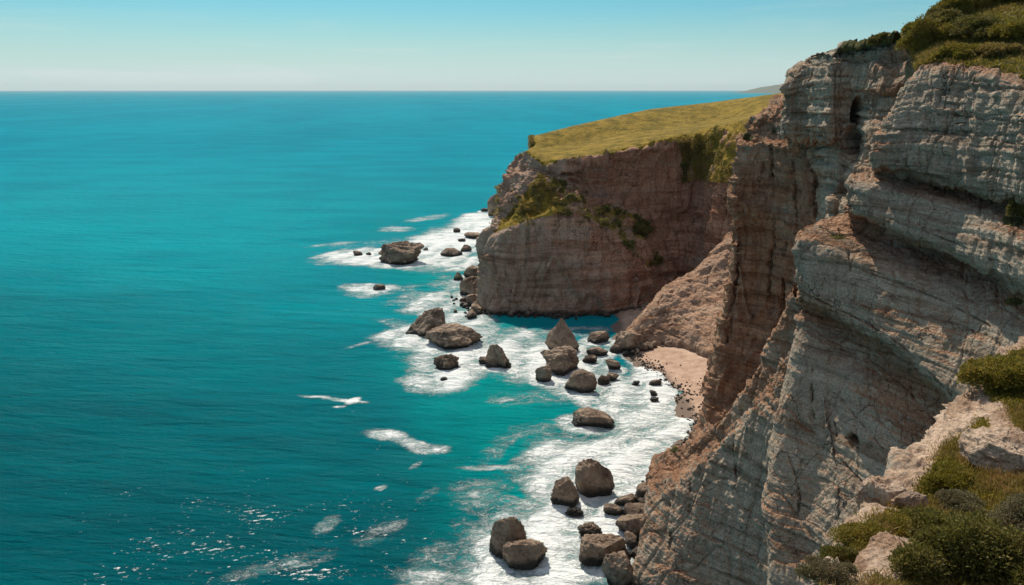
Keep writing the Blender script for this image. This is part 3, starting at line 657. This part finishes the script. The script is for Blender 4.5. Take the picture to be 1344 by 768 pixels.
def sea_masks(W):
    foam = np.zeros(W.shape[:2]); X, Y = W[..., 0], W[..., 1]
    wx = X+fbm(W, .045, 4, off=2.)*6; wy = Y+fbm(W, .045, 4, off=9.)*9
    for t in BL:
        c, ex, ey, s = blob(*t)
        det = ex[0]*ey[1]-ex[1]*ey[0]
        k = .35+.65*min(1, math.hypot(*ex)/8)
        dx, dy = (X+(wx-X)*k)-c[0], (Y+(wy-Y)*k)-c[1]
        if math.hypot(*ex) < 5: dx, dy = X+(wx-X)*.12-c[0], Y+(wy-Y)*.12-c[1]
        u = (dx*ey[1]-dy*ey[0])/det; v = (-dx*ex[1]+dy*ex[0])/det
        r = np.hypot(u, v)
        foam = 1-(1-foam)*(1-min(s, .97)*sm(1.35-r, 0, .85)) if s > .6 else np.maximum(foam, s*sm(1.3-r, 0, .8))
    for x, y, a, b, s in ROCKFOAM:
        a2, b2 = a+.8+.35*a, b+1.0+.35*b
        r = np.hypot((X-x-.0)/a2, (Y-y)/b2)
        foam = np.maximum(foam, .85*s*sm(1.5-r, 0, .55))
    sd = shore_x(Y)-X
    inb = (Y > 105) & (Y < 200)
    wv = np.cos((sd+6*fbm(W, .03, 3, off=21)+.35*np.maximum(Y-150, -40))*2*math.pi/8.5)
    foam = np.where(Y < 330, foam*(.90+.14*wv), foam)
    foam = np.where(inb, np.maximum(foam, sm(1-np.abs(sd-1.)/3.2)*.95), foam)
    globals()['WAVE'] = wv
    # shallow, pale green water
    sh = np.zeros_like(foam)
    for t in [(650,440,110,80,.8),(700,560,190,110,.75),(590,360,110,60,.7),(560,300,130,40,.35),(700,680,150,120,.8),(840,560,80,90,1.),(560,480,120,60,.5),(660,480,120,70,.6)]:
        c, ex, ey, s = blob(*t); det = ex[0]*ey[1]-ex[1]*ey[0]
        u = ((wx-c[0])*ey[1]-(wy-c[1])*ey[0])/det; v = (-(wx-c[0])*ex[1]+(wy-c[1])*ex[0])/det
        sh = 1-(1-sh)*(1-s*sm(1.4-np.hypot(u, v), 0, 1.3))
    fk = np.zeros_like(foam)  # areas of water that get painted sun glints
    for t in [(330,720,330,120,1.),(480,690,190,90,.9),(560,600,120,90,.5),(250,640,260,60,.5),(460,525,100,40,.35),(330,760,160,40,1.2)]:
        c, ex, ey, s = blob(*t); det = ex[0]*ey[1]-ex[1]*ey[0]
        u = ((wx-c[0])*ey[1]-(wy-c[1])*ey[0])/det; v = (-(wx-c[0])*ex[1]+(wy-c[1])*ex[0])/det
        fk = np.maximum(fk, s*sm(1.2-np.hypot(u, v), 0, 1.))
    return foam, sh, fk
foam, shal, painted_glint = sea_masks(W)
far = RR > 480
foam = np.where(far, 0, foam)
# gentle real swell
def swell(W):
    a = R(12); x = W[..., 0]*math.cos(a)-W[..., 1]*math.sin(a); y = W[..., 0]*math.sin(a)+W[..., 1]*math.cos(a)
    q = np.stack([x*.028, y*.10, np.zeros_like(x)], -1); q2 = np.stack([x*.09, y*.30, np.ones_like(x)], -1)
    return .38*fbm(q, 1., 2)+.12*fbm(q2, 1., 3, .6)
W[..., 2] = np.where(RR < 700, swell(W)*sm(RR, 700, 350), 0)+np.clip(foam, 0, 1)*(.22*fbm(W, .4, 4, .6)+.16*WAVE*(W[..., 1] < 330))
m, nt, b, out = newmat('sea_water'); n = NB(nt); pos = n.geo(); fo = n.attr('foam'); sh = n.attr('shallow')
rp_ = n.rot(pos, R(8), (.30, 1., 1.))
dist = n.nt.nodes.new('ShaderNodeVectorMath'); dist.operation = 'LENGTH'; n.link(pos, dist.inputs[0]); dist = dist.outputs['Value']
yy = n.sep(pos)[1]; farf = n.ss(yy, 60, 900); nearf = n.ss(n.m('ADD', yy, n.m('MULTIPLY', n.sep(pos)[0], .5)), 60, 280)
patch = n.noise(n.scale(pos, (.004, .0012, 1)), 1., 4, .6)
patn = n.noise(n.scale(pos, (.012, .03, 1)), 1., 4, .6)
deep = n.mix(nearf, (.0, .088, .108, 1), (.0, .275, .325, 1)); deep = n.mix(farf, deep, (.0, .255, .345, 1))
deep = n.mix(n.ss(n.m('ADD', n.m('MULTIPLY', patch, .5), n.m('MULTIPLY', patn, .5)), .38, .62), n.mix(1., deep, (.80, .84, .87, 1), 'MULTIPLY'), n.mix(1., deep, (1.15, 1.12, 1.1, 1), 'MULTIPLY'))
shn = n.m('MULTIPLY', sh, n.ss(n.noise(pos, .08, 5, .6), .25, .7, .6, 1.1))
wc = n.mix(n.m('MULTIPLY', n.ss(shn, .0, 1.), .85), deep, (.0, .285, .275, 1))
# foam: solid where dense, lace where thin
wp = n.vadd(pos, n.vscale(n.noise(pos, .16, 4, .55, out='Color'), 7.))
fp = n.rot(wp, R(-14), (.55, 1., 1.))
n1 = n.noise(fp, .42, 8, .72, .6); rd = n.m('ABSOLUTE', n.m('SUBTRACT', n.noise(fp, .5, 7, .65, 1.2), .5)); rd2 = n.m('ABSOLUTE', n.m('SUBTRACT', n.noise(fp, 1.4, 5, .6, .8), .5)); rid = n.m('MAXIMUM', n.ss(rd, .085, 0.), n.m('MULTIPLY', n.ss(rd2, .07, 0.), .7))
n3 = n.noise(pos, 2.6, 5, .8)
n0 = n.noise(fp, .11, 5, .6, .5)
val = n.m('ADD', n.m('MULTIPLY', fo, 1.05), n.m('ADD', n.m('MULTIPLY', n.m('SUBTRACT', n1, .5), 1.7), n.m('ADD', n.m('MULTIPLY', rid, .34), n.m('ADD', n.m('MULTIPLY', n.m('SUBTRACT', n0, .5), 1.0), n.m('MULTIPLY', n.m('SUBTRACT', n3, .5), .6)))))
fm = n.m('MULTIPLY', n.ss(val, .40, 1.16), n.ss(fo, .02, .2))
fl_ = n.attr('painted_glint'); fk = n.noise(n.rot(pos, R(-12), (.55, 1., 1.)), 1.7, 4, .7); fk2 = n.noise(n.rot(pos, R(-12), (.6, 1., 1.)), .16, 3, .6)
fk = n.ss(n.m('ADD', fk, n.m('ADD', n.m('MULTIPLY', n.m('SUBTRACT', fk2, .5), .45), n.m('MULTIPLY', fl_, .17))), .772, .83)
fm = n.m('MAXIMUM', fm, n.m('MULTIPLY', fk, n.ss(fl_, .03, .3)))  # sun glints painted as white flecks into the water colour
mist = n.m('MULTIPLY', n.ss(n.m('ADD', fo, n.m('MULTIPLY', n.m('SUBTRACT', n0, .5), 1.2)), .2, 1.05), .85)       # milky aerated water under the foam
wc = n.mix(mist, wc, (.20, .58, .55, 1))
fm = n.m('MULTIPLY', fm, n.ss(n.noise(fp, 1.1, 5, .7), .2, .55, .72, 1.))
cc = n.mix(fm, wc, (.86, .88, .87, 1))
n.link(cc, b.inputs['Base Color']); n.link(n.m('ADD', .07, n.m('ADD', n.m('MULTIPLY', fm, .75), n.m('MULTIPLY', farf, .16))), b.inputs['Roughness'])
b.inputs['IOR'].default_value = 1.33; n.link(n.m('SUBTRACT', .22, n.m('MULTIPLY', farf, .12)), b.inputs['Specular IOR Level'])
df = nt.nodes.new('ShaderNodeBsdfDiffuse'); n.link(cc, df.inputs[0]); mxs = nt.nodes.new('ShaderNodeMixShader'); mxs.inputs[0].default_value = .13
nt.links.new(df.outputs[0], mxs.inputs[1]); nt.links.new(b.outputs[0], mxs.inputs[2]); nt.links.new(mxs.outputs[0], out.inputs[0])
w1 = n.noise(rp_, .22, 3, .5, .3); w2 = n.noise(rp_, .8, 5, .62, .3); w3 = n.noise(n.rot(pos, R(-25), (.5, 1, 1)), 2.4, 4, .6)
hgt = n.m('ADD', n.m('MULTIPLY', w1, 1.3), n.m('ADD', n.m('MULTIPLY', w2, .62), n.m('MULTIPLY', w3, .20)))
hgt = n.m('ADD', hgt, n.m('MULTIPLY', fm, .25))
nb_ = n.bump(hgt, 1.5, 1.); n.link(nb_, b.inputs['Normal']); n.link(nb_, df.inputs['Normal'])
ft = grid_faces(*W.shape[:2])
mesh_from('sea', W, ft[:, ::-1], m, True, dict(foam=foam, shallow=shal, painted_glint=painted_glint), 'structure')
# the rest of the disc, sides and behind
th2 = np.linspace(R(40), R(308), 60); TH, RR = np.meshgrid(th2, np.array([38., 300, 2000, 12000, 60000]))
W2 = np.stack([np.sin(TH)*RR, np.cos(TH)*RR, np.zeros_like(RR)], -1)
mesh_from('sea_side', W2, grid_faces(*W2.shape[:2])[:, ::-1], m, True, dict(foam=TH*0, shallow=TH*0, painted_glint=TH*0), 'structure')

# ------------------------------------------------------------------ far coast
xs = np.linspace(0, 1, 90); ys = np.linspace(0, 1, 20); XX, YY = np.meshgrid(xs, ys)
hx = 4450+XX*6500; hy = 15000+YY*3000
hz = (150*sm(XX, 0, .10)*(1-.25*sm(XX, .15, .5))+ 90*sm(XX, .3, .8))*np.sin(YY*math.pi)**.6*(1+.25*fbm(np.stack([hx, hy, hx*0], -1), .0012, 4))-2
m, nt, b, out = newmat('far_hill'); b.inputs['Base Color'].default_value = (.10, .11, .07, 1); b.inputs['Roughness'].default_value = 1
mesh_from('far_coast_hill', np.stack([hx, hy, hz], -1), grid_faces(*hx.shape)[:, ::-1], m, True, None, 'structure')

# ------------------------------------------------------------------ plants
def leaves(pts, nrm, size, seed, up=.3, asp=.45, rand=.9):
    r = np.random.default_rng(seed); k = len(pts)
    d = nrm+r.normal(size=(k, 3))*rand; d[:, 2] += up; d /= np.linalg.norm(d, axis=1)[:, None]
    t = np.cross(d, r.normal(size=(k, 3))); t /= np.linalg.norm(t, axis=1)[:, None]
    s = size*r.uniform(.6, 1.4, k) if np.ndim(size) == 0 else size
    L = d*s[:, None]; Wd = t*(s*asp)[:, None]
    V = np.stack([pts, pts+L*.5+Wd*.5, pts+L, pts+L*.5-Wd*.5], 1).reshape(-1, 3)
    return V, np.arange(4*k).reshape(k, 4)
def bush_geo(seed, w, d, h, nleaf, size, lobes=17):
    """a shrub of overlapping leafy lobes, centred at its base"""
    r = np.random.default_rng(seed); pts = []; nr = []
    cs = []
    for i in range(lobes):
        a = r.uniform(0, 6.28); q = math.sqrt(r.uniform(0, 1))*.72
        cs.append((math.cos(a)*q, math.sin(a)*q, r.uniform(.05, .62)*(1-.6*q), r.uniform(.18, .38)))
    cs.append((0, 0, .36, .42))
    k = nleaf//len(cs)
    for cx, cy, cz, cr in cs:
        v = r.normal(size=(k, 3)); v /= np.linalg.norm(v, axis=1)[:, None]
        v[:, 2] = np.where(v[:, 2] < -.2, -v[:, 2], v[:, 2])
        bump_ = 1+.45*fbm(v, 2.8, 4, .65, off=seed+cx*9)
        rad = cr*bump_*(1-r.gamma(1.2, .13, k)+.10*(r.random(k) < .06))
        pts.append(v*rad[:, None]+(cx, cy, cz)); nr.append(v)
    p = np.concatenate(pts); nn = np.concatenate(nr)
    keep = p[:, 2] > -.05; p, nn = p[keep], nn[keep]
    p = p*np.array([w/2, d/2, h])
    return leaves(p, nn, size, seed+1)
F_olive = foliage_material('olive_leaves', (.12,.11,.014), (.34,.27,.04), (.42,.27,.07), .6)
F_dark = foliage_material('dark_leaves', (.08,.078,.015), (.24,.21,.045), (.34,.24,.09), .8, .5)
F_grey = foliage_material('grey_leaves', (.12,.11,.05), (.27,.235,.12), (.30,.20,.12), 1.2, .6)
F_dry = foliage_material('dry_grass', (.16,.13,.03), (.40,.29,.08), (.42,.24,.10), 1.2, .7)
def surf_z(name, x, y):
    V, N, _ = SCATTER[name]; i = np.argmin((V[:, 0]-x)**2+(V[:, 1]-y)**2+((V[:, 2] < 40)*1e6)); return V[i, 2]
def shrub(px, py, w, h, Y, mat, label, surf, seed, nleaf=9000, size=.1, dr=.9, group=None, name='shrub'):
    """px,py: middle of the base; w,h in metres"""
    V, Fc = bush_geo(seed, w, w*dr, h, nleaf, size)
    o = mesh_from(name, V, Fc, mat, False)
    p = P(px, py, Y); o.location = (p[0], p[1], surf_z(surf, p[0], p[1])-.08*h)
    o['label'] = label; o['category'] = 'shrub'
    if group: o['group'] = group
    return o
# foreground ledge
shrub(1282,742,3.0,1.35,12.4,F_dark,'largest dark green shrub in the lower right corner, leafy and wide','ledge',101,52000,.062)
shrub(1315,518,3.0,1.35,22.8,F_olive,'rounded olive shrub on the ledge edge against the grey cliff wall','ledge',102,36000,.085)
shrub(1392,520,2.8,1.3,22.0,F_olive,'olive shrub cut by the right edge of the picture behind the pale slab','ledge',122,22000,.07)
shrub(1345,700,2.0,.95,14.2,F_grey,'grey brown shrub at the right edge above the largest dark shrub','ledge',103,22000,.045)
shrub(1268,640,1.3,.5,16.2,F_grey,'twiggy brown shrub between the pale slab and the outcrop edge','ledge',104,16000,.04)
shrub(1228,668,1.5,.45,15.2,F_dark,'low green shrub behind the big dark one on the mid ledge','ledge',105,15000,.045)
shrub(1252,612,1.6,.45,17.4,F_olive,'low olive shrub beside the pale rock rim of the ledge','ledge',106,15000,.05)
shrub(1136,716,1.5,.5,14.2,F_olive,'yellow green shrub at the ledge rim left of the pale slab','ledge',107,20000,.04)
shrub(1108,735,.9,.45,13.1,F_dark,'small dark green shrub on the rim above the grey brush','ledge',108,14000,.04)
shrub(1085,765,1.1,.35,11.9,F_grey,'grey green brush at the bottom of the ledge rim','ledge',109,14000,.035)
shrub(1205,785,1.4,.4,10.7,F_dry,'dry brownish brush at the bottom edge beside the pale slab','ledge',110,16000,.035)
shrub(1185,690,1.1,.35,14.9,F_olive,'small olive shrub above the pale slab on the ledge','ledge',111,14000,.04)
def outcrop(px, py, Y, w, d, h, rz, label, seed, rust=.8, tilt=0., lift=0.):
    V, Fc = boulder_geo(seed, w, d, h, 0., sub=6, planes=14, bury=.6, jag=.10)
    V = V+.07*fbm(V, 1.6, 5, .6, off=seed)[:, None]*ICO[6][0]
    o = mesh_from('rock_outcrop', V, Fc, M_ledge, True, dict(s=V[:, 2], rust=np.full(len(V), rust), veg=np.zeros(len(V))))
    p = P(px, py, Y); o.location = (p[0], p[1], surf_z('ledge', p[0], p[1])+lift); o.rotation_euler = (tilt, 0, rz)
    o['label'] = label; o['category'] = 'rock'
outcrop(1166,722,12.9,.95,2.3,.34,R(-32),'long pinkish pale slab lying beside the largest dark shrub',501,.9,R(4))
outcrop(1322,590,17.6,1.2,2.3,.75,R(12),'pale slab with a dark shaded front between olive plants at the right edge',502,.75,R(5))
outcrop(1160,652,17.3,1.1,1.0,.7,.4,'knobbly pale block sticking out of the ledge rim over the drop',503,.85)
outcrop(1193,652,16.4,.7,.5,.35,.2,'small pale rounded stone among olive plants just behind the knobbly rim block',507,.7)
outcrop(1056,752,12.2,.55,.9,.3,-.5,'pale rim stone at the lower end of the ledge near the grey brush',509,.85)
# cliff top
for i, (px, py, w, h, Y, mt, lb) in enumerate([
    (1213,66,7.,4.2,97,F_olive,'big rounded shrub hanging over the gully at the left end of the cliff top'),
    (1243,60,7.,3.8,98,F_dark,'dark green shrub second from the left on the cliff top crest'),
    (1290,58,8.,3.4,92,F_dark,'darkest rounded shrub in the middle of the cliff top'),
    (1256,82,5.,2.0,87,F_olive,'low green shrub just behind the cliff edge above the grey bed'),
    (1272,34,9.,3.0,106,F_olive,'wide olive shrub on the skyline left of the top corner'),
    (1325,22,10.,3.2,106,F_olive,'wide olive shrub on the skyline in the top right corner'),
    (1340,62,7.,2.4,88,F_olive,'green shrub by the right edge on the cliff top slope'),
    (1308,78,5.,1.5,84,F_dry,'low yellowish shrub near the cliff edge at upper right'),
    (1232,38,6.,2.4,106,F_dark,'small dark shrub on the skyline above the overhanging one'),
    (1157,60,3.6,1.7,108,F_dark,'lone small shrub on the skyline left of the main cliff top bushes')]):
    shrub(px, py, w, h, Y, mt, lb, 'main_wall' if px > 1180 else 'upper_wall', 200+i, 26000, .22)
p = P(1340, 262, 73)
o = mesh_from('shrub', *bush_geo(300, 5, 3, 3.4, 20000, .18), F_dark, False); o.location = (p[0]+1, p[1], p[2]-1.5)
tag(o, 'dark shaded shrub growing on the cliff face at the right edge under the grey bed', 'shrub')
def scatter(name, surf, mask, N, size, mat, label, seed, up=1.2, lift=0., asp=.3, zmin=.25, rand=.6):
    V, Nn, veg = SCATTER[surf]; r = np.random.default_rng(seed)
    px, py = proj(V)
    w = mask(V, Nn, veg, px, py)*(Nn[:, 2] > zmin)
    dist = np.linalg.norm(V-np.array([0, 0, CAMZ]), axis=1)
    w = w/ w.sum(); idx = r.choice(len(V), N, p=w)
    p = V[idx]+r.normal(size=(N, 3))*size*.9*np.array([1, 1, .15]); p[:, 2] += lift
    A, B = leaves(p, Nn[idx]*.3, size, seed+1, up, asp, rand)
    o = mesh_from(name, A, B, mat, False); tag(o, label, 'ground cover', kind='stuff'); return o
vis = lambda px, py: (px > 980) & (px < 1420) & (py > -60) & (py < 840)
scatter('ground_cover', 'ledge', lambda V, Nn, v, px, py: sm(v, .45, .7)*vis(px, py), 110000, .085, F_olive, 'low olive ground cover carpeting the foreground ledge between its bare slabs', 401, up=.7, asp=.5, rand=1.)
scatter('dry_grass', 'ledge', lambda V, Nn, v, px, py: sm(v, .3, .55)*vis(px, py)*sm(fbm(V, .7, 3, off=6), -.05, .25), 45000, .16, F_dry, 'dry yellow grass between the shrubs of the foreground ledge', 402, asp=.09)
scatter('cliff_top_scrub', 'main_wall', lambda V, Nn, v, px, py: sm(v, .45, .7)*(py < 130)*vis(px, py), 70000, .3, F_olive, 'low scrub covering the slope of the near cliff top', 403, up=.6, asp=.5, rand=.9)
scatter('cliff_top_grass', 'main_wall', lambda V, Nn, v, px, py: sm(v, .35, .6)*vis(px, py)*sm(fbm(V, .12, 3, off=6), -.1, .2), 50000, .35, F_dry, 'yellow grass along the rim of the near cliff top and on its ledges', 404, asp=.14)
scatter('headland_scrub', 'headland', lambda V, Nn, v, px, py: sm(v, .45, .8)*(py > 215)*(px < 900)*(px > 735), 26000, .6, F_dark, 'dark scrub on the shaded shelf of the far headland', 405, up=.5, asp=.55, zmin=-.1, rand=.9)

scatter('headland_grass', 'headland', lambda V, Nn, v, px, py: sm(v, .5, .8)*((px > 880)+.25+2*((py > 225)&(px < 745)))*(py < 300), 70000, .5, F_dry, 'rough yellow green grass over the top and the right slope of the far headland', 406, up=.8, asp=.4, zmin=-.1, rand=.9)
# ------------------------------------------------------------------ light, sky, haze
SUN_EL, SUN_AZ = R(50), R(-16)          # azimuth from +Y, negative to the left
w = bpy.data.worlds.new('World'); scene.world = w; w.use_nodes = True
nt = w.node_tree; nt.nodes.clear(); n = NB(nt)
sky = nt.nodes.new('ShaderNodeTexSky'); sky.sky_type = 'NISHITA'; sky.sun_disc = False
sky.sun_elevation = SUN_EL; sky.sun_rotation = SUN_AZ; sky.altitude = 0; sky.air_density = 1.0; sky.dust_density = .6; sky.ozone_density = 1.5
tint = n.mix(1., sky.outputs[0], (.37, .86, .99, 1), 'MULTIPLY')
tc = nt.nodes.new('ShaderNodeTexCoord'); dz_ = n.sep(tc.outputs['Generated'])[2]
cir = n.noise(n.scale(tc.outputs['Generated'], (1.2, 1.2, 16.)), 2.2, 5, .6, .4)
pale = n.m('MULTIPLY', n.ss(dz_, .104, -.01), .95)
pale = n.m('ADD', pale, n.m('MULTIPLY', n.m('MULTIPLY', n.ss(cir, .50, .75), n.ss(dz_, .13, .04)), .35), None, True)
tint = n.mix(pale, tint, (7.6, 9.1, 8.9, 1))
fill_veil = n.m('MULTIPLY', n.ss(dz_, .22, .55), n.m('ADD', .14, n.m('MULTIPLY', n.ss(n.noise(tc.outputs['Generated'], 2.2, 5, .6), .4, .65), .2)))
tint = n.mix(fill_veil, tint, (14.5, 13.2, 12.2, 1))      # unseen bright veil added overhead to lift fill light on the shaded cliffs
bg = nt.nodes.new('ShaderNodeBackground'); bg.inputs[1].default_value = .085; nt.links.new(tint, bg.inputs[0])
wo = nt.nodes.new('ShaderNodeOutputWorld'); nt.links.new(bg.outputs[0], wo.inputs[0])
sd = bpy.data.lights.new('sun', 'SUN'); sd.energy = 4.4; sd.angle = R(.5); sd.color = (1., .90, .75)
so = bpy.data.objects.new('sun', sd); col.objects.link(so)
dv = Vector((math.sin(SUN_AZ)*math.cos(SUN_EL), math.cos(SUN_AZ)*math.cos(SUN_EL), math.sin(SUN_EL)))
so.rotation_euler = dv.to_track_quat('Z', 'Y').to_euler(); so.location = (0, 0, 200)
HAZE = True
if HAZE:
    x0, x1, y0, y1, z0, z1 = -61000, 61000, -61000, 61000, -6, 330
    V = [(x, y, z) for z in (z0, z1) for y in (y0, y1) for x in (x0, x1)]
    Fq = [(0, 2, 3, 1), (4, 5, 7, 6), (0, 1, 5, 4), (2, 6, 7, 3), (0, 4, 6, 2), (1, 3, 7, 5)]
    m = bpy.data.materials.new('haze'); m.use_nodes = True; nt = m.node_tree; nt.nodes.clear()
    vo = nt.nodes.new('ShaderNodeVolumePrincipled'); vo.inputs['Color'].default_value = (.80, .92, .95, 1); vo.inputs['Density'].default_value = 2.0e-5
    vo.inputs['Anisotropy'].default_value = .3
    ou = nt.nodes.new('ShaderNodeOutputMaterial'); nt.links.new(vo.outputs[0], ou.inputs['Volume'])
    o = mesh_from('haze', np.array(V, float), np.array(Fq), m, False, None, 'stuff'); tag(o, 'thin pale sea haze softening the horizon', 'haze', kind='stuff')
scene.view_settings.view_transform = 'Standard'; scene.view_settings.look = 'None'
scene.view_settings.exposure = 0; scene.view_settings.gamma = 1; scene.view_settings.use_curve_mapping = False
scene.render.engine = 'CYCLES'
scene.cycles.max_bounces = 6; scene.cycles.diffuse_bounces = 3; scene.cycles.glossy_bounces = 2; scene.cycles.volume_bounces = 0
scene.cycles.use_denoising = True; scene.cycles.sample_clamp_indirect = 4; scene.cycles.caustics_reflective = False
